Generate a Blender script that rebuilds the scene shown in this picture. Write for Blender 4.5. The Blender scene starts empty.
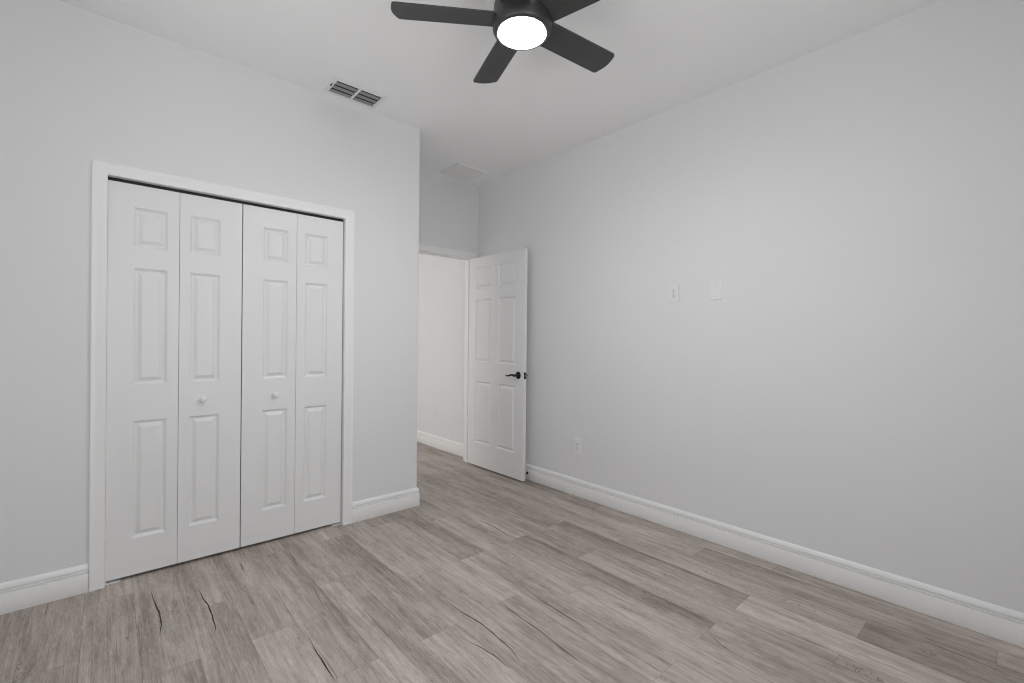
import bpy, bmesh, math, random
from mathutils import Vector, Matrix

scene = bpy.context.scene
C = scene.collection
PI = math.pi
rnd = random.Random(7)

# ---------------------------------------------------------------- camera
F_PX, YAW, PITCH, ROLL, CAM_H = 459.602, 0.724615, -0.002326, 0.009916, 1.24704
cam_data = bpy.data.cameras.new('camera')
cam_data.sensor_width = 36.0
cam_data.sensor_fit = 'HORIZONTAL'
cam_data.lens = F_PX * 36.0 / 1024.0
cam_data.clip_start = 0.02
cam = bpy.data.objects.new('camera', cam_data)
C.objects.link(cam)
fw = Vector((math.sin(YAW) * math.cos(PITCH), math.cos(YAW) * math.cos(PITCH), math.sin(PITCH)))
rt = Vector((math.cos(YAW), -math.sin(YAW), 0))
up = rt.cross(fw)
r2 = rt * math.cos(ROLL) + up * math.sin(ROLL)
u2 = -rt * math.sin(ROLL) + up * math.cos(ROLL)
cam.matrix_world = Matrix(((r2.x, u2.x, -fw.x, 0), (r2.y, u2.y, -fw.y, 0), (r2.z, u2.z, -fw.z, CAM_H), (0, 0, 0, 1)))
scene.camera = cam

# ---------------------------------------------------------------- the room's measures
YC = 3.0488      # closet wall face
XE = 1.7610      # end of the closet wall (outside corner)
XR = 2.8586      # right wall face
YD = 3.7592      # wall with the entry door
WT = 0.115       # wall thickness
H = 2.826        # ceiling
XL, YN = -0.80, -0.60   # the two walls behind the camera
XH = 2.8722      # hall wall face
YH = 6.2         # end of the hall
CI0, CI1, CT = 0.0053, 1.1977, 2.05    # closet opening
EX0, EX1, ET = 1.969, 2.775, 2.069     # entry opening

# ---------------------------------------------------------------- world, lamps, exposure
world = bpy.data.worlds.new('world')
scene.world = world
world.use_nodes = True
bg = world.node_tree.nodes['Background']
bg.inputs[0].default_value = (0.75, 0.86, 1.0, 1)
bg.inputs[1].default_value = 0.15

def area_light(name, loc, rot, sx, sy, power, col):
    l = bpy.data.lights.new(name, 'AREA')
    l.shape = 'RECTANGLE'
    l.size, l.size_y = sx, sy
    l.energy = power
    l.color = col
    o = bpy.data.objects.new(name, l)
    C.objects.link(o)
    o.location = loc
    o.rotation_euler = rot
    return o

WIN1 = (-0.55, 1.25, 0.75, 2.15)      # window in the near wall (x0, x1, z0, z1)
FILL_WIN2 = (0.60, 1.90, 0.75, 2.15)      # added unseen window left of the camera, for fill light (y0, y1, z0, z1)
area_light('window_daylight', ((WIN1[0] + WIN1[1]) / 2, YN - 0.10, (WIN1[2] + WIN1[3]) / 2), (PI / 2, 0, 0), 1.78, 1.38, 25.0, (0.95, 0.975, 1.0))
area_light('ceiling_fill', ((WIN1[0] + WIN1[1]) / 2, YN - 1.0, 0.45), (math.radians(128), 0, 0), 2.4, 1.2, 36.0, (1.0, 0.99, 0.97))  # added lamp tilted up through the rear window to brighten the ceiling
area_light('side_fill', (XL - 1.0, (FILL_WIN2[0] + FILL_WIN2[1]) / 2, 0.45), (math.radians(128), 0, -PI / 2), 2.2, 1.2, 66.0, (1.0, 0.99, 0.97))  # added lamp aimed upward through the side window as room fill
FILL_WIN3 = (4.30, 5.90, 0.55, 2.20)      # added unseen hall window, to light the open door (y0, y1, z0, z1)
HXL = -0.20
area_light('hall_fill', (HXL - 0.10, 5.10, 1.375), (PI / 2, 0, -PI / 2), 1.58, 1.63, 40.0, (1.0, 0.972, 0.935))  # added lamp brightening the hall wall and the open entry door
LENS_POWER = 180.0

scene.view_settings.view_transform = 'Standard'
scene.view_settings.look = 'None'
scene.view_settings.gamma = 1.0
scene.view_settings.use_curve_mapping = False
scene.view_settings.exposure = -0.17
scene.cycles.max_bounces = 14
scene.cycles.diffuse_bounces = 10
scene.cycles.use_denoising = True
scene.cycles.denoising_input_passes = 'RGB_ALBEDO_NORMAL'
scene.cycles.denoising_prefilter = 'ACCURATE'
scene.cycles.filter_width = 1.1
scene.cycles.sample_clamp_indirect = 8.0

# ---------------------------------------------------------------- materials
def new_mat(name, col, rough=0.5, spec=0.5, metal=0.0):
    m = bpy.data.materials.new(name)
    m.use_nodes = True
    b = m.node_tree.nodes['Principled BSDF']
    b.inputs['Base Color'].default_value = (*col, 1)
    b.inputs['Roughness'].default_value = rough
    b.inputs['Specular IOR Level'].default_value = spec
    b.inputs['Metallic'].default_value = metal
    return m

def bumped(m, scale, strength, dist=0.002, detail=3.0):
    nt = m.node_tree
    tc = nt.nodes.new('ShaderNodeNewGeometry')
    n = nt.nodes.new('ShaderNodeTexNoise')
    n.inputs['Scale'].default_value = scale
    n.inputs['Detail'].default_value = detail
    b = nt.nodes.new('ShaderNodeBump')
    b.inputs['Strength'].default_value = strength
    b.inputs['Distance'].default_value = dist
    nt.links.new(tc.outputs['Position'], n.inputs['Vector'])
    nt.links.new(n.outputs['Fac'], b.inputs['Height'])
    nt.links.new(b.outputs['Normal'], nt.nodes['Principled BSDF'].inputs['Normal'])
    return m

M_WALL = bumped(new_mat('wall_paint', (0.775, 0.779, 0.789), 0.75, 0.25), 70, 0.12, 0.002)
M_CEIL = bumped(new_mat('ceiling_paint', (0.89, 0.897, 0.90), 0.9, 0.15), 45, 0.2, 0.003)
M_TRIM = new_mat('trim_paint', (0.87, 0.873, 0.87), 0.38, 0.45)
M_DOOR = bumped(new_mat('door_paint', (0.81, 0.815, 0.815), 0.42, 0.4), 160, 0.04, 0.001)
M_PLASTIC = new_mat('white_plastic', (0.80, 0.803, 0.806), 0.35, 0.4)
M_SLOT = new_mat('dark_slot', (0.03, 0.03, 0.03), 0.7)
M_BLACK = new_mat('matte_black_metal', (0.008, 0.008, 0.009), 0.3, 0.3)
M_HOUSING = new_mat('dark_bronze_housing', (0.055, 0.055, 0.057), 0.42, 0.5, 0.4)
M_STEEL = new_mat('steel', (0.45, 0.45, 0.45), 0.35, 0.5, 1.0)
M_TRACK = new_mat('dark_track', (0.02, 0.02, 0.018), 0.5, 0.4, 0.2)
M_VENT = new_mat('white_enamel', (0.80, 0.80, 0.79), 0.4, 0.4)
M_DUCT = new_mat('duct_shadow', (0.025, 0.025, 0.025), 0.9)
M_SUB = new_mat('floor_joint', (0.10, 0.086, 0.076), 0.9)
M_CRACK = new_mat('floor_crack', (0.045, 0.038, 0.034), 0.8)
M_CRACK2 = new_mat('floor_crack_soft', (0.13, 0.112, 0.10), 0.8)

def blade_material():
    m = new_mat('dark_wood_blade', (0.045, 0.045, 0.046), 0.45, 0.4)
    nt = m.node_tree
    tc = nt.nodes.new('ShaderNodeTexCoord')
    mp = nt.nodes.new('ShaderNodeMapping')
    mp.inputs['Scale'].default_value = (4, 70, 70)
    n = nt.nodes.new('ShaderNodeTexNoise')
    n.inputs['Scale'].default_value = 1.0
    n.inputs['Detail'].default_value = 4
    cr = nt.nodes.new('ShaderNodeValToRGB')
    cr.color_ramp.elements[0].color = (0.036, 0.036, 0.037, 1)
    cr.color_ramp.elements[1].color = (0.06, 0.059, 0.058, 1)
    nt.links.new(tc.outputs['Object'], mp.inputs['Vector'])
    nt.links.new(mp.outputs['Vector'], n.inputs['Vector'])
    nt.links.new(n.outputs['Fac'], cr.inputs['Fac'])
    nt.links.new(cr.outputs['Color'], nt.nodes['Principled BSDF'].inputs['Base Color'])
    return m
M_BLADE = blade_material()

M_LENS = new_mat('lit_lens', (0.9, 0.9, 0.88), 0.4)
_b = M_LENS.node_tree.nodes['Principled BSDF']
_b.inputs['Emission Color'].default_value = (0.985, 0.985, 1.0, 1)
_b.inputs['Emission Strength'].default_value = LENS_POWER

def glass_material():
    m = bpy.data.materials.new('window_glass')
    m.use_nodes = True
    nt = m.node_tree
    nt.nodes.clear()
    o = nt.nodes.new('ShaderNodeOutputMaterial')
    t = nt.nodes.new('ShaderNodeBsdfTransparent')
    g = nt.nodes.new('ShaderNodeBsdfGlossy')
    g.inputs['Roughness'].default_value = 0.02
    mx = nt.nodes.new('ShaderNodeMixShader')
    mx.inputs[0].default_value = 0.06
    nt.links.new(t.outputs[0], mx.inputs[1])
    nt.links.new(g.outputs[0], mx.inputs[2])
    nt.links.new(mx.outputs[0], o.inputs['Surface'])
    return m
M_GLASS = glass_material()

def floor_material():
    m = bpy.data.materials.new('vinyl_plank')
    m.use_nodes = True
    nt = m.node_tree
    L = nt.links
    P = nt.nodes['Principled BSDF']
    P.inputs['Roughness'].default_value = 0.5
    P.inputs['Specular IOR Level'].default_value = 0.3
    uv = nt.nodes.new('ShaderNodeUVMap')
    uv.uv_map = 'plank_uv'
    at = nt.nodes.new('ShaderNodeAttribute')
    at.attribute_name = 'plank'
    sep = nt.nodes.new('ShaderNodeSeparateXYZ')
    L.new(uv.outputs['UV'], sep.inputs[0])
    sa = nt.nodes.new('ShaderNodeSeparateColor')
    L.new(at.outputs['Color'], sa.inputs[0])

    def math_(op, a, b=None, c=None):
        n = nt.nodes.new('ShaderNodeMath')
        n.operation = op
        for i, v in enumerate((a, b, c)):
            if v is None:
                continue
            if isinstance(v, (int, float)):
                n.inputs[i].default_value = v
            else:
                L.new(v, n.inputs[i])
        return n.outputs[0]

    def vec(su, sv, sw):
        c = nt.nodes.new('ShaderNodeCombineXYZ')
        L.new(math_('MULTIPLY', sep.outputs[0], su), c.inputs[0])
        L.new(math_('MULTIPLY', sep.outputs[1], sv), c.inputs[1])
        L.new(math_('MULTIPLY', sa.outputs[1], sw), c.inputs[2])
        return c.outputs[0]

    def noise(v, detail, rough=0.55, dist=0.0):
        n = nt.nodes.new('ShaderNodeTexNoise')
        n.inputs['Scale'].default_value = 1.0
        n.inputs['Detail'].default_value = detail
        n.inputs['Roughness'].default_value = rough
        n.inputs['Distortion'].default_value = dist
        L.new(v, n.inputs['Vector'])
        return n.outputs['Fac']

    def ramp(f, lo, hi):
        n = nt.nodes.new('ShaderNodeMapRange')
        n.inputs['From Min'].default_value = lo
        n.inputs['From Max'].default_value = hi
        L.new(f, n.inputs['Value'])
        return n.outputs[0]

    broad = noise(vec(9, 1.1, 61), 3, 0.5, 0.5)
    grain = noise(vec(60, 3.2, 37), 6, 0.66, 0.5)
    fibre = noise(vec(300, 26, 83), 4, 0.65)
    blot = noise(vec(26, 9, 19), 4, 0.6, 0.4)
    # value of the wood: sums of the three, centred on 0
    v = math_('MULTIPLY', math_('SUBTRACT', broad, 0.5), 0.85)
    v = math_('MULTIPLY_ADD', math_('SUBTRACT', grain, 0.5), 0.98, v)
    v = math_('MULTIPLY_ADD', math_('SUBTRACT', fibre, 0.5), 0.80, v)
    v = math_('MULTIPLY_ADD', math_('SUBTRACT', blot, 0.5), 0.42, v)
    v = math_('ADD', v, sa.outputs[0])
    cr = nt.nodes.new('ShaderNodeValToRGB')
    e = cr.color_ramp.elements
    e[0].position, e[0].color = 0.0, (0.152, 0.125, 0.105, 1)
    e[1].position, e[1].color = 1.0, (0.677, 0.607, 0.539, 1)
    for p, c in ((0.30, (0.288, 0.246, 0.214, 1)), (0.55, (0.418, 0.368, 0.326, 1)), (0.78, (0.537, 0.480, 0.431, 1))):
        k = e.new(p)
        k.color = c
    L.new(v, cr.inputs['Fac'])
    # saw marks: short dark strokes across the plank inside patches
    patch = ramp(noise(vec(16, 4.0, 53), 2), 0.665, 0.72)
    strokes = ramp(noise(vec(70, 150, 29), 2), 0.50, 0.62)
    # a few long dark splits along the grain
    split = ramp(noise(vec(90, 1.3, 11), 2, 0.4, 1.2), 0.70, 0.745)
    dk = math_('MAXIMUM', math_('MULTIPLY', math_('MULTIPLY', patch, strokes), 0.62), math_('MULTIPLY', split, 0.45))
    mx = nt.nodes.new('ShaderNodeMix')
    mx.data_type = 'RGBA'
    L.new(dk, mx.inputs[0])
    L.new(cr.outputs['Color'], mx.inputs[6])
    mx.inputs[7].default_value = (0.062, 0.052, 0.046, 1)
    L.new(mx.outputs[2], P.inputs['Base Color'])
    b = nt.nodes.new('ShaderNodeBump')
    b.inputs['Strength'].default_value = 0.12
    b.inputs['Distance'].default_value = 0.001
    L.new(grain, b.inputs['Height'])
    L.new(b.outputs['Normal'], P.inputs['Normal'])
    return m
M_FLOOR = floor_material()

# ---------------------------------------------------------------- helpers
def obj(name, bm, mat, parent=None, smooth=False, loc=(0, 0, 0), rot=(0, 0, 0)):
    bmesh.ops.recalc_face_normals(bm, faces=bm.faces)
    me = bpy.data.meshes.new(name)
    bm.to_mesh(me)
    bm.free()
    for m in (mat if isinstance(mat, (list, tuple)) else [mat]):
        me.materials.append(m)
    if smooth:
        for p in me.polygons:
            p.use_smooth = True
        try:
            me.set_sharp_from_angle(angle=math.radians(35))
        except Exception:
            pass
    o = bpy.data.objects.new(name, me)
    C.objects.link(o)
    o.location = loc
    o.rotation_euler = rot
    if parent:
        o.parent = parent
    return o

def tag(o, label=None, cat=None, group=None, kind=None):
    if label: o['label'] = label
    if cat: o['category'] = cat
    if group: o['group'] = group
    if kind: o['kind'] = kind
    return o

def empty(name, loc, rotz=0.0):
    o = bpy.data.objects.new(name, None)
    C.objects.link(o)
    o.location = loc
    o.rotation_euler = (0, 0, rotz)
    o.empty_display_size = 0.1
    return o

def copy_tree(o, parent=None):
    c = o.copy()
    C.objects.link(c)
    if parent:
        c.parent = parent
    for ch in list(o.children):
        copy_tree(ch, c)
    return c

def box(bm, x0, x1, y0, y1, z0, z1, bevel=0.0, segs=2):
    vs = [bm.verts.new((x, y, z)) for x in (x0, x1) for y in (y0, y1) for z in (z0, z1)]
    fs = []
    for q in ((0, 1, 3, 2), (4, 6, 7, 5), (0, 4, 5, 1), (2, 3, 7, 6), (0, 2, 6, 4), (1, 5, 7, 3)):
        fs.append(bm.faces.new([vs[i] for i in q]))
    if bevel > 0:
        es = list({e for f in fs for e in f.edges})
        bmesh.ops.bevel(bm, geom=es, offset=bevel, segments=segs, profile=0.5, affect='EDGES', clamp_overlap=True)

def sweep(bm, path, profile, ups, closed_ends=True):
    """profile: list of (a, b); path: list of (point, dirA, dirB) with dirs scaled for mitres."""
    rings = []
    for p, da, db in path:
        rings.append([bm.verts.new(Vector(p) + Vector(da) * a + Vector(db) * b) for a, b in profile])
    n = len(profile)
    for i in range(len(rings) - 1):
        for k in range(n):
            k2 = (k + 1) % n
            bm.faces.new((rings[i][k], rings[i + 1][k], rings[i + 1][k2], rings[i][k2]))
    if closed_ends:
        bm.faces.new(rings[0])
        bm.faces.new(list(reversed(rings[-1])))

def lathe(bm, prof, segs=48, cx=0, cy=0):
    rings = []
    for r, z in prof:
        if r < 1e-6:
            rings.append([bm.verts.new((cx, cy, z))])
        else:
            rings.append([bm.verts.new((cx + r * math.cos(2 * PI * k / segs), cy + r * math.sin(2 * PI * k / segs), z)) for k in range(segs)])
    for a, b in zip(rings[:-1], rings[1:]):
        for k in range(segs):
            k2 = (k + 1) % segs
            if len(a) == 1 and len(b) == 1:
                continue
            if len(a) == 1:
                bm.faces.new((a[0], b[k], b[k2]))
            elif len(b) == 1:
                bm.faces.new((a[k], b[0], a[k2]))
            else:
                bm.faces.new((a[k], b[k], b[k2], a[k2]))

def tube(bm, pts, radii, segs=12):
    """tube along points, with per-point (ra, rb) radii; capped."""
    rings = []
    n = len(pts)
    prev = None
    for i, p in enumerate(pts):
        p = Vector(p)
        t = (Vector(pts[min(i + 1, n - 1)]) - Vector(pts[max(i - 1, 0)])).normalized()
        if prev is None:
            s = Vector((0, 0, 1)) if abs(t.z) < 0.9 else Vector((1, 0, 0))
        else:
            s = prev
        a = (s - t * s.dot(t)).normalized()
        prev = a
        b = t.cross(a)
        r = radii[i]
        ra, rb = r if isinstance(r, tuple) else (r, r)
        rings.append([bm.verts.new(p + a * ra * math.cos(2 * PI * k / segs) + b * rb * math.sin(2 * PI * k / segs)) for k in range(segs)])
    for A, B in zip(rings[:-1], rings[1:]):
        for k in range(segs):
            k2 = (k + 1) % segs
            bm.faces.new((A[k], A[k2], B[k2], B[k]))
    bm.faces.new(list(reversed(rings[0])))
    bm.faces.new(rings[-1])

def struct(name, bm, mat, label, cat, **k):
    return tag(obj(name, bm, mat, **k), label, cat, kind='structure')

def ext(bm, poly, z0, z1):
    """prism of a plan polygon"""
    a = [bm.verts.new((x, y, z0)) for x, y in poly]
    b = [bm.verts.new((x, y, z1)) for x, y in poly]
    n = len(poly)
    bm.faces.new(list(reversed(a)))
    bm.faces.new(b)
    for i in range(n):
        j = (i + 1) % n
        bm.faces.new((a[i], a[j], b[j], b[i]))

# ---------------------------------------------------------------- floor: planks on a joint bed
def build_floor():
    bm = bmesh.new()
    uvl = bm.loops.layers.uv.new('plank_uv')
    col = bm.loops.layers.float_color.new('plank')
    box(bm, XL - 0.25, XH + 0.3, YN - 0.25, YH + 0.2, -0.10, -0.0012)
    for f in bm.faces:
        f.material_index = 1
    W, LEN, G = 0.1755, 1.22, 0.0004
    ends = {-1: 2.42, 0: 1.665, 1: 2.13, 2: 1.30, 3: 2.12, 4: 1.68, 5: 1.15, 6: 1.663, 7: 2.13, 8: 1.665, 9: 2.13, 10: 1.50, 11: 2.137, 12: 1.72, 13: 2.13, 14: 1.70, 15: 1.30, 16: 2.15}
    tone_set = {(13, -1): 0.66, (14, -1): 0.42, (16, 1): 0.44, (9, -1): 0.62, (6, 0): 0.60, (6, 1): 0.54, (4, 0): 0.61, (4, 1): 0.48, (3, 0): 0.60, (3, 1): 0.52, (7, 1): 0.60, (7, 0): 0.50, (8, 1): 0.60, (8, 0): 0.51, (9, 1): 0.46, (9, 0): 0.57, (15, 0): 0.47, (15, -1): 0.45, (11, 0): 0.52, (11, -1): 0.56, (13, 0): 0.53, (0, 0): 0.47, (-1, 0): 0.46, (-2, 0): 0.44, (1, 0): 0.50, (2, 1): 0.49, (2, 0): 0.46, (5, 1): 0.55}
    TILT = {(11, 0): (-0.02, -0.30), (13, 0): (-0.05, -0.17), (16, 1): (0.0, -0.10), (0, 0): (0.10, 0.03), (1, 0): (0.04, 0.0), (6, 1): (0.0, -0.04), (4, 0): (0.0, 0.04), (14, 0): (-0.02, -0.08), (7, 1): (0.0, -0.05)}
    for k in range(-5, 19):
        x0, x1 = -0.067 + W * k, -0.067 + W * (k + 1)
        x0, x1 = max(x0, XL - 0.12), min(x1, XH + 0.2)
        if x1 - x0 < 0.01:
            continue
        e = ends.get(k, 1.0 + 1.1 * ((k * 7) % 5) / 5)
        y = e - 3 * LEN
        i = -2
        while y < YH + 0.2:
            a, b = max(y, YN - 0.2), min(y + LEN, YH + 0.2)
            if b - a > 0.02:
                t = tone_set.get((k, i), rnd.uniform(0.50, 0.60))
                g, h = rnd.random(), rnd.random()
                vs = [bm.verts.new(p) for p in ((x0 + G, a + G, 0), (x1 - G, a + G, 0), (x1 - G, b - G, 0), (x0 + G, b - G, 0))]
                f = bm.faces.new(vs)
                off = rnd.uniform(0, 20)
                tl, tr_ = TILT.get((k, i), (rnd.uniform(-0.05, 0.05),) * 2)
                for l in f.loops:
                    l[uvl].uv = (l.vert.co.x - x0, l.vert.co.y - y + off)
                    l[col] = (t + (tr_ if l.vert.co.x > (x0 + x1) / 2 else -tl), g, h, 1)
            y += LEN
            i += 1
    # splits in the printed wood
    for pts, w, mi in CRACK_LINES:
        P = [Vector((x, y, 0.0005)) for x, y in pts]
        Q = []
        for a, b in zip(P[:-1], P[1:]):
            for s in range(4):
                q = a.lerp(b, s / 4)
                q.x += rnd.uniform(-0.0012, 0.0012)
                Q.append(q)
        Q.append(P[-1])
        n = len(Q)
        pr = None
        for i, q in enumerate(Q):
            t = (Q[min(i + 1, n - 1)] - Q[max(i - 1, 0)]).normalized()
            nrm = Vector((-t.y, t.x, 0))
            s = min(1.0, 3.0 * i / n + 0.12, 3.0 * (n - 1 - i) / n + 0.12) * w * 0.38 * rnd.uniform(0.75, 1.2)
            cur = (bm.verts.new(q + nrm * s), bm.verts.new(q - nrm * s))
            if pr:
                f = bm.faces.new((pr[0], cur[0], cur[1], pr[1]))
                f.material_index = mi
            pr = cur
    # rough saw marks: short strokes across the grain
    for (A, B), w, n in MARKS:
        for i in range(n):
            s = rnd.random()
            cx = A[0] + (B[0] - A[0]) * s + rnd.gauss(0, w * 0.45)
            cy = A[1] + (B[1] - A[1]) * s + rnd.gauss(0, w * 0.3)
            a = rnd.gauss(0.5, 0.5)
            l, q = rnd.uniform(0.003, 0.009), rnd.uniform(0.0007, 0.0017)
            d, e = Vector((math.cos(a), math.sin(a), 0)) * l, Vector((-math.sin(a), math.cos(a), 0)) * q
            c = Vector((cx, cy, 0.0004))
            f = bm.faces.new([bm.verts.new(v) for v in (c - d, c - e, c + d, c + e)])
            f.material_index = 2 if rnd.random() < 0.3 else 3
    o = struct('floor', bm, [M_FLOOR, M_SUB, M_CRACK, M_CRACK2], 'grey brown wood look plank floor running through the room into the hall', 'floor')
    return o

CRACK_LINES = [
    ([(0.176, 2.836), (0.181, 2.72), (0.191, 2.608), (0.189, 2.488), (0.177, 2.38)], 0.0075, 2),
    ([(0.354, 2.73), (0.357, 2.611), (0.367, 2.522), (0.366, 2.416), (0.362, 2.311), (0.353, 2.264)], 0.0075, 2),
    ([(0.814, 2.889), (0.807, 2.753), (0.794, 2.653)], 0.006, 3),
    ([(0.794, 2.398), (0.777, 2.287), (0.765, 2.127)], 0.004, 3),
    ([(0.633, 2.328), (0.634, 2.25), (0.634, 2.156)], 0.004, 3),
    ([(0.643, 2.042), (0.638, 1.897), (0.636, 1.774), (0.635, 1.689)], 0.005, 2),
    ([(0.567, 2.908), (0.564, 2.833), (0.559, 2.763)], 0.006, 3),
    ([(0.398, 2.319), (0.399, 2.28), (0.397, 2.244)], 0.003, 3),
    ([(1.227, 1.831), (1.23, 1.715), (1.246, 1.596), (1.241, 1.479), (1.229, 1.348)], 0.007, 2),
    ([(1.129, 1.553), (1.149, 1.47), (1.16, 1.398), (1.156, 1.312)], 0.006, 2),
    ([(1.942, 2.529), (1.955, 2.369), (1.927, 2.174)], 0.008, 2),
    ([(1.413, 1.628), (1.41, 1.52)], 0.008, 2),
    ([(0.638, 1.837), (0.636, 1.76), (0.636, 1.692)], 0.006, 2),
    ([(1.589, 1.668), (1.576, 1.554), (1.574, 1.428), (1.57, 1.325), (1.566, 1.241)], 0.006, 2),
    ([(1.415, 1.639), (1.407, 1.522), (1.406, 1.399), (1.398, 1.293), (1.39, 1.196), (1.391, 1.142)], 0.006, 2),
    ([(1.871, 1.487), (1.873, 1.341), (1.879, 1.204)], 0.004, 3),
    ([(1.507, 1.151), (1.501, 1.082), (1.506, 1.009)], 0.004, 3),
    ([(1.582, 0.995), (1.581, 0.952), (1.58, 0.911)], 0.004, 2),
    ([(1.245, 1.464), (1.234, 1.376), (1.209, 1.298)], 0.005, 3),
    ([(2.21, 0.717), (2.211, 0.66), (2.217, 0.592), (2.222, 0.52)], 0.007, 3),
    ([(1.937, 0.904), (1.91, 0.838), (1.891, 0.763)], 0.006, 3),
    ([(2.585, 0.281), (2.584, 0.215), (2.576, 0.112), (2.562, 0.018)], 0.005, 2),
]
MARKS = [
    ([(2.476, 1.004), (2.481, 0.647)], 0.012, 46),
    ([(2.165, 0.465), (2.158, 0.349)], 0.016, 34),
    ([(0.924, 2.569), (0.921, 2.297)], 0.03, 22),
    ([(1.798, 2.1), (1.793, 1.925)], 0.014, 16),
    ([(2.437, 0.466), (2.434, 0.354)], 0.02, 22),
    ([(1.088, 1.783), (1.1, 1.671)], 0.03, 16),
    ([(0.661, 2.074), (0.662, 1.945)], 0.02, 14),
    ([(0.356, 2.838), (0.391, 2.768)], 0.03, 6),
    ([(0.389, 2.515), (0.426, 2.439)], 0.03, 9),
    ([(0.21, 2.624), (0.256, 2.541)], 0.03, 9),
    ([(1.797, 2.136), (1.788, 1.936)], 0.02, 16),
    ([(1.799, 2.231), (1.773, 1.952)], 0.02, 14),
]
build_floor()

# ---------------------------------------------------------------- walls and ceiling
bm = bmesh.new()
box(bm, XL - 0.2, XH + 0.25, YN - 0.2, YH + 0.2, H, H + 0.1)
struct('ceiling', bm, M_CEIL, 'plain white ceiling above the room with the dark fan', 'ceiling')

# closet wall with its opening, and the return that hides the door alcove (rounded outside corner)
bm = bmesh.new()
ext(bm, [(XL, YC), (CI0 - 0.018, YC), (CI0 - 0.018, YC + WT), (XL, YC + WT)], 0, H)
R = 0.010
arc = [(XE - R + R * math.sin(a), YC + R - R * math.cos(a)) for a in [PI / 2 * i / 8 for i in range(9)]]
ext(bm, [(CI1 + 0.018, YC)] + arc + [(XE, YD), (XE - WT, YD), (XE - WT, YC + WT), (CI1 + 0.018, YC + WT)], 0, H)
box(bm, CI0 - 0.018, CI1 + 0.018, YC, YC + WT, CT + 0.018, H)
struct('wall_left', bm, M_WALL, 'pale grey wall around the white folding closet doors', 'wall', smooth=True)

bm = bmesh.new()
box(bm, XR, XR + 0.3, YN - 0.12, YD + 0.001, 0, H)
struct('wall_right', bm, M_WALL, 'long bare pale grey wall with two plates at eye level', 'wall')

bm = bmesh.new()
box(bm, XL, EX0 - 0.019, YD, YD + WT, 0, H)
box(bm, EX1 + 0.019, XR + 0.3, YD, YD + WT, 0, H)
box(bm, EX0 - 0.019, EX1 + 0.019, YD, YD + WT, ET + 0.019, H)
struct('wall_far', bm, M_WALL, 'pale grey wall above the open entry doorway', 'wall')

bm = bmesh.new()
w = WIN1
box(bm, XL - 0.12, w[0], YN - 0.12, YN, 0, H)
box(bm, w[1], XR + 0.3, YN - 0.12, YN, 0, H)
box(bm, w[0], w[1], YN - 0.12, YN, 0, w[2])
box(bm, w[0], w[1], YN - 0.12, YN, w[3], H)
struct('wall_near', bm, M_WALL, 'pale grey wall with a window, behind the camera', 'wall')

bm = bmesh.new()
w = FILL_WIN2
box(bm, XL - 0.12, XL, YN - 0.12, w[0], 0, H)
box(bm, XL - 0.12, XL, w[1], YD + WT, 0, H)
box(bm, XL - 0.12, XL, w[0], w[1], 0, w[2])
box(bm, XL - 0.12, XL, w[0], w[1], w[3], H)
struct('wall_side', bm, M_WALL, 'pale grey wall with an added window, out of view beside the camera', 'wall')

bm = bmesh.new()
box(bm, XH, XR + 0.3, YD + WT, YH, 0, H)
struct('wall_hall_right', bm, M_WALL, 'pale grey hall wall seen through the open doorway', 'wall')
bm = bmesh.new()
w = FILL_WIN3
box(bm, HXL - 0.12, HXL, YD, w[0], 0, H)
box(bm, HXL - 0.12, HXL, w[1], YH + 0.12, 0, H)
box(bm, HXL - 0.12, HXL, w[0], w[1], 0, w[2])
box(bm, HXL - 0.12, HXL, w[0], w[1], w[3], H)
struct('wall_hall_left', bm, M_WALL, 'pale grey wall with an added window on the hidden side of the hall', 'wall')
bm = bmesh.new()
box(bm, HXL, XR + 0.3, YH, YH + 0.12, 0, H)
struct('wall_hall_end', bm, M_WALL, 'pale grey wall closing the hall out of view', 'wall')

# windows out of view: one behind the camera, two added for fill light
def window(name, label, along_x, a0, a1, z0, z1, plane):
    def bx(bm, p0, p1, q0, q1, s0, s1):
        if along_x:
            box(bm, p0, p1, q0, q1, s0, s1)
        else:
            box(bm, q0, q1, p0, p1, s0, s1)
    root = tag(empty(name, (0, 0, 0)), label, 'window', kind='structure')
    bm = bmesh.new()
    t = 0.05
    y0, y1 = plane - 0.075, plane - 0.035
    bx(bm, a0, a0 + t, y0, y1, z0, z1)
    bx(bm, a1 - t, a1, y0, y1, z0, z1)
    bx(bm, a0 + t, a1 - t, y0, y1, z0, z0 + t)
    bx(bm, a0 + t, a1 - t, y0, y1, z1 - t, z1)
    zm = (z0 + z1) / 2
    bx(bm, a0 + t, a1 - t, y0, y1, zm - 0.02, zm + 0.02)
    obj('window_frame', bm, M_TRIM, root)
    for s0, s1 in ((z0 + t, zm - 0.02), (zm + 0.02, z1 - t)):
        bm = bmesh.new()
        bx(bm, a0 + t, a1 - t, plane - 0.058, plane - 0.054, s0, s1)
        obj('window_pane', bm, M_GLASS, root)
    bm = bmesh.new()
    bx(bm, a0 - 0.04, a1 + 0.04, plane - 0.02, plane + 0.04, z0 - 0.02, z0)
    obj('window_sill', bm, M_TRIM, root)
window('window_1', 'white framed window in the wall behind the camera', True, *WIN1, YN)
window('fill_window_2', 'added white framed window, unseen beside the camera, for fill light', False, *FILL_WIN2, XL)
window('fill_window_3', 'added white framed window, out of view, brightening the hall and open door', False, *FILL_WIN3, HXL)

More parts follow.
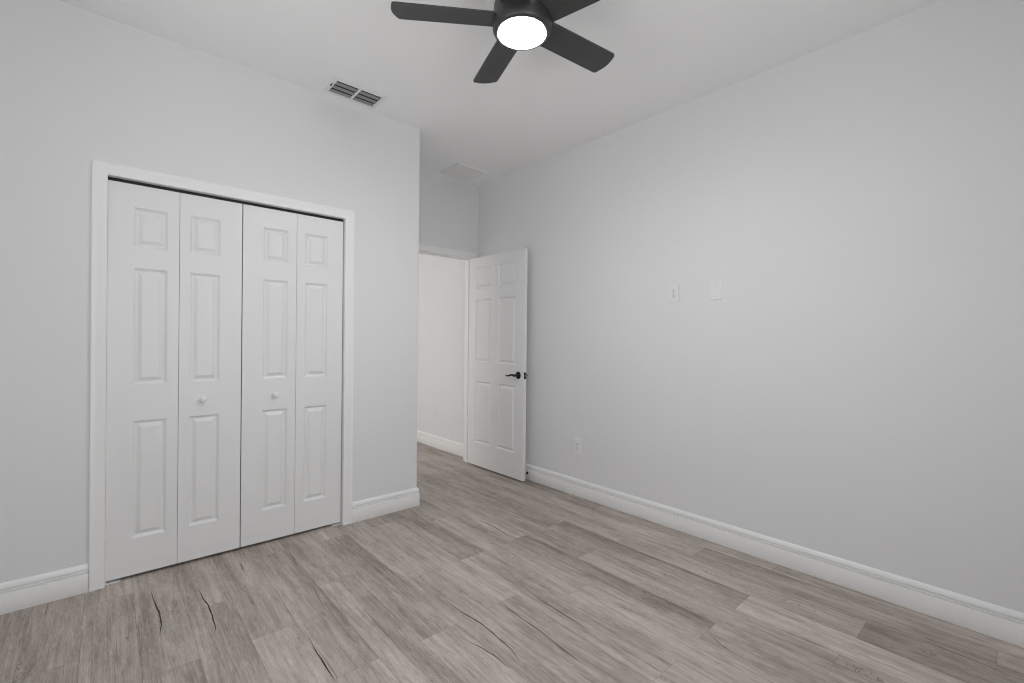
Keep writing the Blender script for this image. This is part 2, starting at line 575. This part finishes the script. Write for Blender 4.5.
# ---------------------------------------------------------------- baseboards
BASE = [(0, 0), (0.0135, 0), (0.0145, 0.002), (0.0145, 0.0902), (0.0140, 0.0914), (0.0060, 0.0917), (0.0060, 0.0970), (0.0124, 0.0972), (0.0129, 0.0984), (0.0129, 0.1030), (0.0122, 0.1040),
        (0.0055, 0.1043), (0.0055, 0.1100), (0.0122, 0.1102), (0.0126, 0.1118), (0.0116, 0.119), (0.0086, 0.128), (0.0050, 0.134), (0.003, 0.136), (0, 0.1364)]
Z = (0, 0, 1)

def baseboard(name, label, path):
    bm = bmesh.new()
    sweep(bm, [((x, y, 0), d, Z) for x, y, d in path], BASE, None)
    return struct(name, bm, M_TRIM, label, 'baseboard', smooth=True)

baseboard('baseboard_left', 'white grooved baseboard running from the closet casing to the left edge', [(XL, YC, (0, -1, 0)), (CI0 - 0.0595, YC, (0, -1, 0))])
cor = [(XE, YC, (1, -1, 0))]
baseboard('baseboard_corner', 'short white baseboard between closet casing and the outside wall corner', [(CI1 + 0.0600, YC, (0, -1, 0))] + cor + [(XE, YD, (1, 0, 0))])
baseboard('baseboard_right', 'long white grooved baseboard along the bare right wall', [(XR, YN, (-1, 0, 0)), (XR, YD, (-1, 0, 0))])
baseboard('baseboard_hall', 'white baseboard on the hall wall past the doorway', [(XH, YD + WT, (-1, 0, 0)), (XH, YH, (-1, 0, 0))])
baseboard('baseboard_near', 'white baseboard under the window behind the camera', [(XL, YN, (0, 1, 0)), (XR, YN, (0, 1, 0))])
baseboard('baseboard_side', 'white baseboard on the wall beside the camera', [(XL, YN, (1, 0, 0)), (XL, YC, (1, 0, 0))])

# ---------------------------------------------------------------- casings and jambs
CAS = [(0, 0), (0, 0.0105), (0.002, 0.012), (0.034, 0.0132), (0.039, 0.0162), (0.044, 0.0172), (0.054, 0.0172), (0.0578, 0.0155), (0.0585, 0.013), (0.0585, 0)]

def casing(bm, x0, x1, zt, y, w=None, right_w=None):
    d = (0, -1, 0)
    k = (right_w or 0.0585) / 0.0585
    sweep(bm, [((x0, y, 0), (-1, 0, 0), d), ((x0, y, zt), (-1, 0, 1), d), ((x1, y, zt), (k, 0, 1), d), ((x1, y, 0), (k, 0, 0), d)], CAS, None)

bm = bmesh.new()
casing(bm, CI0, CI1, CT, YC, right_w=0.0595)
box(bm, CI0 - 0.018, CI0, YC - 0.0, YC + WT, 0, CT + 0.018)
box(bm, CI1, CI1 + 0.018, YC - 0.0, YC + WT, 0, CT + 0.018)
box(bm, CI0, CI1, YC - 0.0, YC + WT, CT, CT + 0.018)
struct('trim_1', bm, M_TRIM, 'white moulded casing around the closet opening', 'door casing', smooth=True)

bm = bmesh.new()
casing(bm, EX0 - 0.005, EX1 + 0.005, ET + 0.005, YD)
box(bm, EX0 - 0.019, EX0, YD, YD + WT, 0, ET + 0.019)
box(bm, EX1, EX1 + 0.019, YD, YD + WT, 0, ET + 0.019)
box(bm, EX0, EX1, YD, YD + WT, ET, ET + 0.019)
# stop strips on the jamb
box(bm, EX1 - 0.011, EX1, YD + 0.042, YD + 0.075, 0, ET)
box(bm, EX0, EX0 + 0.011, YD + 0.042, YD + 0.075, 0, ET)
box(bm, EX0 + 0.011, EX1 - 0.011, YD + 0.042, YD + 0.075, ET - 0.011, ET)
struct('trim_2', bm, M_TRIM, 'white casing and jamb around the open entry doorway', 'door casing', smooth=True)

# ---------------------------------------------------------------- moulded doors
def door_slab(bm, x0, x1, z0, z1, thick, panels, both=False, prof=None):
    """slab with front at local y = 0 (facing -y), moulded raised panels; back at y = thick."""
    prof = prof or [(0.0, 0.0), (0.0015, 0.0018), (0.011, 0.0115), (0.0140, 0.0125), (0.018, 0.0115), (0.033, 0.0022), (0.0350, 0.0006)]
    ins = 0.0015
    def face(side):
        s = 1 if side == 0 else -1
        yb = 0 if side == 0 else thick
        def V(x, z, d):
            return bm.verts.new((x, yb + s * d, z))
        ps = panels if (side == 0 or both) else []
        xs = sorted({x0, x1} | {p[0] for p in ps} | {p[1] for p in ps})
        zs = sorted({z0, z1} | {p[2] for p in ps} | {p[3] for p in ps})
        for i in range(len(xs) - 1):
            for j in range(len(zs) - 1):
                cx, cz = (xs[i] + xs[i + 1]) / 2, (zs[j] + zs[j + 1]) / 2
                if any(p[0] < cx < p[1] and p[2] < cz < p[3] for p in ps):
                    continue
                bm.faces.new([V(a, b, 0) for a, b in ((xs[i], zs[j]), (xs[i + 1], zs[j]), (xs[i + 1], zs[j + 1]), (xs[i], zs[j + 1]))])
        for p in ps:
            prev = None
            for t, d in prof:
                cur = [V(a, b, d) for a, b in ((p[0] + t, p[2] + t), (p[1] - t, p[2] + t), (p[1] - t, p[3] - t), (p[0] + t, p[3] - t))]
                if prev:
                    for k in range(4):
                        bm.faces.new((prev[k], prev[(k + 1) % 4], cur[(k + 1) % 4], cur[k]))
                prev = cur
            bm.faces.new(prev)
    face(0)
    face(1)
    for a, b in (((x0, z0), (x1, z0)), ((x1, z0), (x1, z1)), ((x1, z1), (x0, z1)), ((x0, z1), (x0, z0))):
        bm.faces.new([bm.verts.new(v) for v in ((a[0], 0, a[1]), (b[0], 0, b[1]), (b[0], thick, b[1]), (a[0], thick, a[1]))])
    bmesh.ops.remove_doubles(bm, verts=bm.verts, dist=0.00005)

LZ0, LZ1 = 0.016, 2.031
ZP = [(1.711, 1.915), (1.000, 1.602), (0.204, 0.811)]
DY = YC + 0.02

def knob(parent, x, z):
    bm = bmesh.new()
    prof = [(0.0, 0.0), (0.0075, 0.0), (0.0068, 0.004), (0.0062, 0.008), (0.0075, 0.012), (0.0125, 0.016), (0.0160, 0.0205), (0.0168, 0.0245), (0.0150, 0.0285), (0.0105, 0.031), (0.0, 0.0322)]
    lathe(bm, prof, 24)
    bmesh.ops.rotate(bm, verts=bm.verts, cent=(0, 0, 0), matrix=Matrix.Rotation(PI / 2, 3, 'X'))
    o = obj('knob', bm, M_PLASTIC, parent, smooth=True, loc=(x, 0, z))
    return o

def leaf(parent, base_x, x0, x1, px0, px1, knob_x=None):
    bm = bmesh.new()
    door_slab(bm, x0 - base_x, x1 - base_x, LZ0, LZ1, 0.035, [(px0 - base_x, px1 - base_x, a, b) for a, b in ZP])
    o = obj('door_leaf', bm, M_DOOR, parent)
    if knob_x is not None:
        knob(o, knob_x - base_x, 0.903)
    return o

d1 = tag(empty('door_1', (CI0, DY, 0)), 'white folding closet door pair on the left half of the opening', 'closet door', 'white folding closet doors', 'structure')
leaf(d1, CI0, 0.0062, 0.2990, 0.108, 0.2485)
leaf(d1, CI0, 0.3010, 0.5975, 0.3475, 0.4895, 0.411)
d2 = tag(empty('door_2', (0.6, DY, 0)), 'white folding closet door pair nearest the outside wall corner', 'closet door', 'white folding closet doors', 'structure')
leaf(d2, 0.6, 0.6030, 0.8995, 0.7105, 0.8505, 0.779)
leaf(d2, 0.6, 0.9015, 1.1920, 0.9515, 1.0925)

# track above the leaves, pivot brackets below
bm = bmesh.new()
box(bm, CI0 + 0.001, CI1 - 0.001, DY + 0.012, DY + 0.014, CT - 0.016, CT)
box(bm, CI0 + 0.001, CI1 - 0.001, DY + 0.036, DY + 0.038, CT - 0.016, CT)
box(bm, CI0 + 0.001, CI1 - 0.001, DY + 0.014, DY + 0.036, CT - 0.002, CT)
tr = obj('door_track', bm, M_TRACK)
tag(tr, 'thin dark metal track above the closet doors under the head casing', 'door track')

def bracket(name, label, x, s):
    bm = bmesh.new()
    box(bm, min(x, x + s * 0.060), max(x, x + s * 0.060), DY - 0.006, DY + 0.032, 0.0002, 0.0032)
    box(bm, min(x, x + s * 0.0028), max(x, x + s * 0.0028), DY - 0.006, DY + 0.032, 0.0032, 0.013)
    for i in range(3):
        box(bm, x + s * (0.022 + 0.010 * i) - 0.002, x + s * (0.022 + 0.010 * i) + 0.002, DY - 0.004, DY + 0.030, 0.0032, 0.006)
    o = obj(name, bm, M_VENT)
    tag(o, label, 'door bracket', 'closet door pivot brackets')
bracket('pivot_bracket', 'small white pivot bracket on the floor under the leftmost closet leaf', CI0 + 0.001, 1)
bracket('pivot_bracket', 'small white pivot bracket on the floor under the closet leaf by the corner', CI1 - 0.001, -1)

# ---------------------------------------------------------------- entry door, opened along the right wall
# local frame: x from the hinge edge to the free edge, front faces local -y
ED_W, ED_T = 0.803, 0.035
d3 = tag(empty('door_3', (2.7475, 3.7500, 0), -PI / 2), 'white six panel entry door standing open with a black lever handle', 'door', kind='structure')
bm = bmesh.new()
cols = [(0.098, 0.340), (0.445, 0.691)]
rows = [(1.752, 1.958), (1.030, 1.644), (0.238, 0.842)]
door_slab(bm, 0, ED_W, 0.012, 2.061, ED_T, [(a, b, z0, z1) for a, b in cols for z0, z1 in rows], both=True)
slab = obj('door_panel', bm, M_DOOR, d3)

def lever(name, side, so=0.052):
    """side -1: visible face, +1: wall face"""
    y0 = 0 if side < 0 else ED_T
    s = side
    bm = bmesh.new()
    lathe(bm, [(0, 0), (0.033, 0), (0.0335, 0.003), (0.031, 0.007), (0.024, 0.0105), (0.014, 0.0125), (0.0115, 0.016), (0.0110, so - 0.007), (0.0125, so - 0.004), (0.0125, so + 0.004), (0.010, so + 0.008), (0, so + 0.009)], 32)
    bmesh.ops.rotate(bm, verts=bm.verts, cent=(0, 0, 0), matrix=Matrix.Rotation(PI / 2 if s < 0 else -PI / 2, 3, 'X'))
    bmesh.ops.translate(bm, verts=bm.verts, vec=(0.735, y0, 0.938))
    rose = obj('rosette', bm, M_BLACK, d3, smooth=True)
    bm = bmesh.new()
    yy = y0 + s * so
    pts, rad = [], []
    for i in range(15):
        t = i / 14
        pts.append((0.735 + 0.004 - 0.118 * t, yy - s * 0.004 * math.sin(PI * t), 0.938 + 0.0075 * math.sin(2 * PI * t * 0.95) * (0.3 + 0.7 * t) - 0.002 * t))
        w = 0.0105 * (1 - t) + 0.0055 * t
        rad.append((w if 0 < i < 14 else w * 0.5, 0.0065 if 0 < i < 14 else 0.003))
    tube(bm, pts, rad, 14)
    return obj('lever', bm, M_BLACK, d3, smooth=True)
lever('lever_handle', -1)
lever('lever_handle', 1, 0.061)
bm = bmesh.new()
box(bm, ED_W, ED_W + 0.0015, 0.005, 0.030, 0.938 - 0.029, 0.938 + 0.029, 0.0006)
lp = obj('latch_plate', bm, M_BLACK, d3)
bm = bmesh.new()
box(bm, ED_W + 0.0015, ED_W + 0.011, 0.011, 0.024, 0.938 - 0.008, 0.938 + 0.008, 0.002)
lb = obj('latch_bolt', bm, M_STEEL, lp)
for z in (0.20, 1.03, 1.86):
    bm = bmesh.new()
    lathe(bm, [(0, z - 0.045), (0.0055, z - 0.045), (0.0055, z + 0.045), (0, z + 0.045)], 12, -0.001, ED_T + 0.004)
    obj('hinge', bm, M_BLACK, d3, smooth=True)

# ---------------------------------------------------------------- ceiling fan
FX, FY, ZB = 1.268, 1.390, 2.550
fan = tag(empty('ceiling_fan', (FX, FY, ZB)), 'dark five blade ceiling fan with a glowing round white light', 'ceiling fan')
bm = bmesh.new()
lathe(bm, [(0.0, -0.043), (0.100, -0.043), (0.1005, -0.0505), (0.107, -0.0505), (0.1140, -0.046), (0.1185, -0.038), (0.1200, -0.026), (0.1200, -0.012), (0.118, 0.000), (0.1165, 0.030), (0.115, 0.060), (0.108, 0.078), (0.085, 0.092), (0.045, 0.100), (0.0, 0.100)], 64)
obj('motor_housing', bm, M_HOUSING, fan, smooth=True)
bm = bmesh.new()
prof = [(0.0940, -0.042)] + [(0.0940 * math.cos(a), -0.0510 - 0.0125 * math.sin(a)) for a in [PI / 2 * i / 8 for i in range(8)]] + [(0.0, -0.0635)]
lathe(bm, prof, 64)
tag(obj('light_lens', bm, M_LENS, fan, smooth=True), 'glowing white round light lens')
bm = bmesh.new()
lathe(bm, [(0.0, 0.095), (0.014, 0.095), (0.014, H - ZB - 0.035), (0.0, H - ZB - 0.035)], 24)
obj('downrod', bm, M_HOUSING, fan, smooth=True)
bm = bmesh.new()
lathe(bm, [(0.0, H - ZB - 0.062), (0.022, H - ZB - 0.060), (0.045, H - ZB - 0.050), (0.062, H - ZB - 0.028), (0.068, H - ZB - 0.004), (0.068, H - ZB), (0.0, H - ZB)], 40)
obj('ceiling_canopy', bm, M_HOUSING, fan, smooth=True)

def blade_bm():
    bm = bmesh.new()
    Rt, n = 0.529, 22
    pts = []
    wroot, wtip, x0 = 0.0597, 0.0650, 0.100
    pts.append((x0, -wroot))
    for i in range(9):      # tip corners rounded, outer edge an arc
        a = i / 8
        cr = 0.018
        cx, cy = Rt - 0.010 - cr, -wtip + cr
        pts.append((cx + cr * math.sin(a * PI / 2), cy - cr * math.cos(a * PI / 2)))
    for i in range(1, 8):
        a = i / 8
        y = (-wtip + 0.018) * (1 - a) + (wtip - 0.018) * a
        pts.append((Rt - 0.010 + 0.010 * (1 - (y / (wtip - 0.018)) ** 2), y))
    for i in range(9):
        a = i / 8
        cr = 0.018
        cx, cy = Rt - 0.010 - cr, wtip - cr
        pts.append((cx + cr * math.cos(a * PI / 2), cy + cr * math.sin(a * PI / 2)))
    pts.append((x0, wroot))
    th = 0.0035
    ext(bm, pts, -th, th)
    return bm
a0 = math.radians(141.06)
blade0 = None
for k in range(5):
    if blade0 is None:
        bm = blade_bm()
        bl = blade0 = obj('blade', bm, M_BLADE, fan)
    else:
        bl = blade0.copy()
        C.objects.link(bl)
    bl.location = (0, 0, 0)
    # pitch: the counter-clockwise edge hangs lower
    bl.rotation_euler = (Matrix.Rotation(a0 - k * 2 * PI / 5, 3, 'Z') @ Matrix.Rotation(math.radians(-2.75), 3, 'Y') @ Matrix.Rotation(math.radians(-11.7), 3, 'X')).to_euler()

# ---------------------------------------------------------------- ceiling register and return grille
def register():
    x0, x1, y0, y1 = 1.022, 1.370, 2.786, 2.998
    cx, cy = (x0 + x1) / 2, (y0 + y1) / 2
    root = tag(empty('air_vent', (cx, cy, H)), 'white ceiling air vent with dark slots near the closet wall', 'air vent')
    hx, hy = (x1 - x0) / 2, (y1 - y0) / 2
    ix, iy = hx - 0.028, hy - 0.030
    bm = bmesh.new()
    prof = [(0, 0), (0, -0.003), (0.006, -0.007), (0.020, -0.009), (0.029, -0.008), (0.029, 0)]
    cs = [(-hx, -hy), (hx, -hy), (hx, hy), (-hx, hy)]
    rings = []
    for (x, y) in cs:
        sx, sy = (1 if x < 0 else -1), (1 if y < 0 else -1)
        rings.append([bm.verts.new((x + sx * a, y + sy * a, b)) for a, b in prof])
    for i in range(4):
        A, B = rings[i], rings[(i + 1) % 4]
        for k in range(len(prof)):
            k2 = (k + 1) % len(prof)
            bm.faces.new((A[k], B[k], B[k2], A[k2]))
    obj('frame', bm, M_VENT, root)
    bm = bmesh.new()
    box(bm, -ix - 0.002, ix + 0.002, -iy - 0.002, iy + 0.002, -0.0012, -0.0006)
    obj('backing', bm, M_DUCT, root)
    bm = bmesh.new()
    box(bm, -0.007, 0.007, -iy, iy, -0.0085, -0.002)
    obj('divider', bm, M_VENT, root)
    for x0_, x1_ in ((-ix, -0.007), (0.007, ix)):
        for i in range(3):
            bm = bmesh.new()
            y = -iy + (i + 0.62) * (2 * iy) / 3.0
            box(bm, x0_, x1_, -0.0120, 0.0120, -0.0005, 0.0005)
            bmesh.ops.rotate(bm, verts=bm.verts, cent=(0, 0, 0), matrix=Matrix.Rotation(math.radians(-14), 3, 'X'))
            bmesh.ops.translate(bm, verts=bm.verts, vec=(0, y, -0.0066))
            obj('louver', bm, M_VENT_SHADE, root)
    # damper lever at the end
    bm = bmesh.new()
    box(bm, -ix - 0.016, -ix - 0.011, -0.030, 0.002, -0.014, -0.007, 0.001)
    obj('damper_lever', bm, M_TRACK, root)

M_VENT_SHADE = new_mat('vent_shade_grey', (0.30, 0.30, 0.30), 0.5, 0.3)  # shade painted into the colour: grey for white slats and the grille recess
register()

def return_grille():
    x0, x1, y0, y1 = 2.352, 2.672, 3.394, 3.702
    cx, cy = (x0 + x1) / 2, (y0 + y1) / 2
    hx, hy = (x1 - x0) / 2, (y1 - y0) / 2
    root = tag(empty('return_grille', (cx, cy, H)), 'square white ceiling grille above the entry doorway', 'air vent')
    bm = bmesh.new()
    prof = [(0, 0), (0, -0.004), (0.005, -0.009), (0.026, -0.011), (0.030, -0.008), (0.030, 0)]
    rings = []
    for (x, y) in [(-hx, -hy), (hx, -hy), (hx, hy), (-hx, hy)]:
        sx, sy = (1 if x < 0 else -1), (1 if y < 0 else -1)
        rings.append([bm.verts.new((x + sx * a, y + sy * a, b)) for a, b in prof])
    for i in range(4):
        A, B = rings[i], rings[(i + 1) % 4]
        for k in range(len(prof)):
            k2 = (k + 1) % len(prof)
            bm.faces.new((A[k], B[k], B[k2], A[k2]))
    obj('frame', bm, M_VENT, root)
    bm = bmesh.new()
    box(bm, -hx + 0.028, hx - 0.028, -hy + 0.028, hy - 0.028, -0.0012, -0.0006)
    obj('backing', bm, M_VENT_SHADE, root)  # grey sheet painted as the dim space behind the slats
    n = 16
    for i in range(n):
        bm = bmesh.new()
        box(bm, -hx + 0.030, hx - 0.030, -0.0098, 0.0098, -0.0005, 0.0005)
        bmesh.ops.rotate(bm, verts=bm.verts, cent=(0, 0, 0), matrix=Matrix.Rotation(math.radians(-20), 3, 'X'))
        y = -hy + 0.030 + (i + 0.5) * (2 * hy - 0.060) / n
        bmesh.ops.translate(bm, verts=bm.verts, vec=(0, y, -0.0068))
        obj('louver', bm, M_VENT, root)
return_grille()

# ---------------------------------------------------------------- plates on the walls (local -y out of the wall)
def plate_bm(w=0.072, h=0.116, t=0.0072):
    bm = bmesh.new()
    box(bm, -w / 2, w / 2, -t, 0, -h / 2, h / 2, 0.0016, 2)
    return bm

def screw(root, x, z, y=-0.0072):
    bm = bmesh.new()
    lathe(bm, [(0, 0), (0.0032, 0), (0.0030, 0.0012), (0, 0.0014)], 12)
    bmesh.ops.rotate(bm, verts=bm.verts, cent=(0, 0, 0), matrix=Matrix.Rotation(PI / 2, 3, 'X'))
    bmesh.ops.translate(bm, verts=bm.verts, vec=(x, y, z))
    obj('screw', bm, M_STEEL, root, smooth=True)

def outlet():
    root = empty('wall_outlet', (0, 0, 0))
    obj('cover_plate', plate_bm(), M_PLASTIC, root)
    for s in (1, -1):
        zc = s * 0.0195
        bm = bmesh.new()
        # rounded receptacle face
        pts = []
        for i in range(24):
            a = 2 * PI * i / 24
            x, z = 0.0172 * math.cos(a), 0.0172 * math.sin(a)
            pts.append((x, max(-0.0138, min(0.0138, z))))
        fr = [bm.verts.new((x, -0.0090, zc + z)) for x, z in pts]
        bk = [bm.verts.new((x, -0.0050, zc + z)) for x, z in pts]
        bm.faces.new(fr)
        for i in range(24):
            j = (i + 1) % 24
            bm.faces.new((fr[i], bk[i], bk[j], fr[j]))
        rec = obj('receptacle', bm, M_PLASTIC, root)
        bm = bmesh.new()
        box(bm, -0.0078, -0.0052, -0.0094, -0.0086, zc - 0.0010, zc + 0.0082)
        box(bm, 0.0052, 0.0078, -0.0094, -0.0086, zc - 0.0002, zc + 0.0074)
        lathe_pts = [bm.verts.new((0.0030 * math.cos(2 * PI * i / 12), -0.0094, zc - 0.0078 + 0.0030 * math.sin(2 * PI * i / 12))) for i in range(12)]
        bm.faces.new(lathe_pts)
        obj('slots', bm, M_SLOT, rec)
    screw(root, 0, 0)
    return root

o1 = outlet()
o1.location = (XR, 1.592, 1.573)
o1.rotation_euler = (0, 0, -PI / 2)
tag(o1, 'white wall outlet at eye level on the bare wall, beside the blank plate', 'outlet', 'white wall outlets')
o2 = copy_tree(o1)
o2.location = (XR, 2.414, 0.402)
tag(o2, 'white wall outlet low on the right wall, just above the baseboard', 'outlet', 'white wall outlets')
o3 = copy_tree(o1)
o3.location = (XH, 4.570, 0.402)
tag(o3, 'white wall outlet low in the hall, seen through the doorway', 'outlet', 'white wall outlets')

bp = tag(empty('blank_plate', (XR, 1.307, 1.574), -PI / 2), 'blank white cover plate with two screws on the bare wall', 'wall plate')
obj('cover_plate', plate_bm(0.074, 0.120), M_PLASTIC, bp)
screw(bp, 0, 0.0415)
screw(bp, 0, -0.0415)

sw = tag(empty('light_switch', (XH, 4.970, 1.170), -PI / 2), 'white light switch in the hall, half hidden by the closet wall corner', 'light switch')
obj('cover_plate', plate_bm(), M_PLASTIC, sw)
bm = bmesh.new()
box(bm, -0.0165, 0.0165, -0.0098, -0.005, -0.033, 0.033, 0.001)
obj('rocker', bm, M_PLASTIC, sw)

# ---------------------------------------------------------------- door stop on the baseboard behind the door
ds = tag(empty('door_stop', (XR - 0.0145, 2.985, 0.060), -PI / 2), 'small black door stop on the baseboard behind the open door', 'door stop')
def stop_part(name, prof, mat):
    bm = bmesh.new()
    lathe(bm, prof, 20)
    bmesh.ops.rotate(bm, verts=bm.verts, cent=(0, 0, 0), matrix=Matrix.Rotation(PI / 2, 3, 'X'))
    obj(name, bm, mat, ds, smooth=True)
stop_part('base', [(0, 0), (0.011, 0), (0.011, 0.004), (0.007, 0.008), (0, 0.008)], M_BLACK)
stop_part('shaft', [(0, 0.007), (0.0048, 0.007), (0.0048, 0.046), (0, 0.046)], M_BLACK)
stop_part('rubber_tip', [(0, 0.044), (0.0085, 0.044), (0.0095, 0.047), (0.0095, 0.054), (0.007, 0.058), (0, 0.058)], M_BLACK)
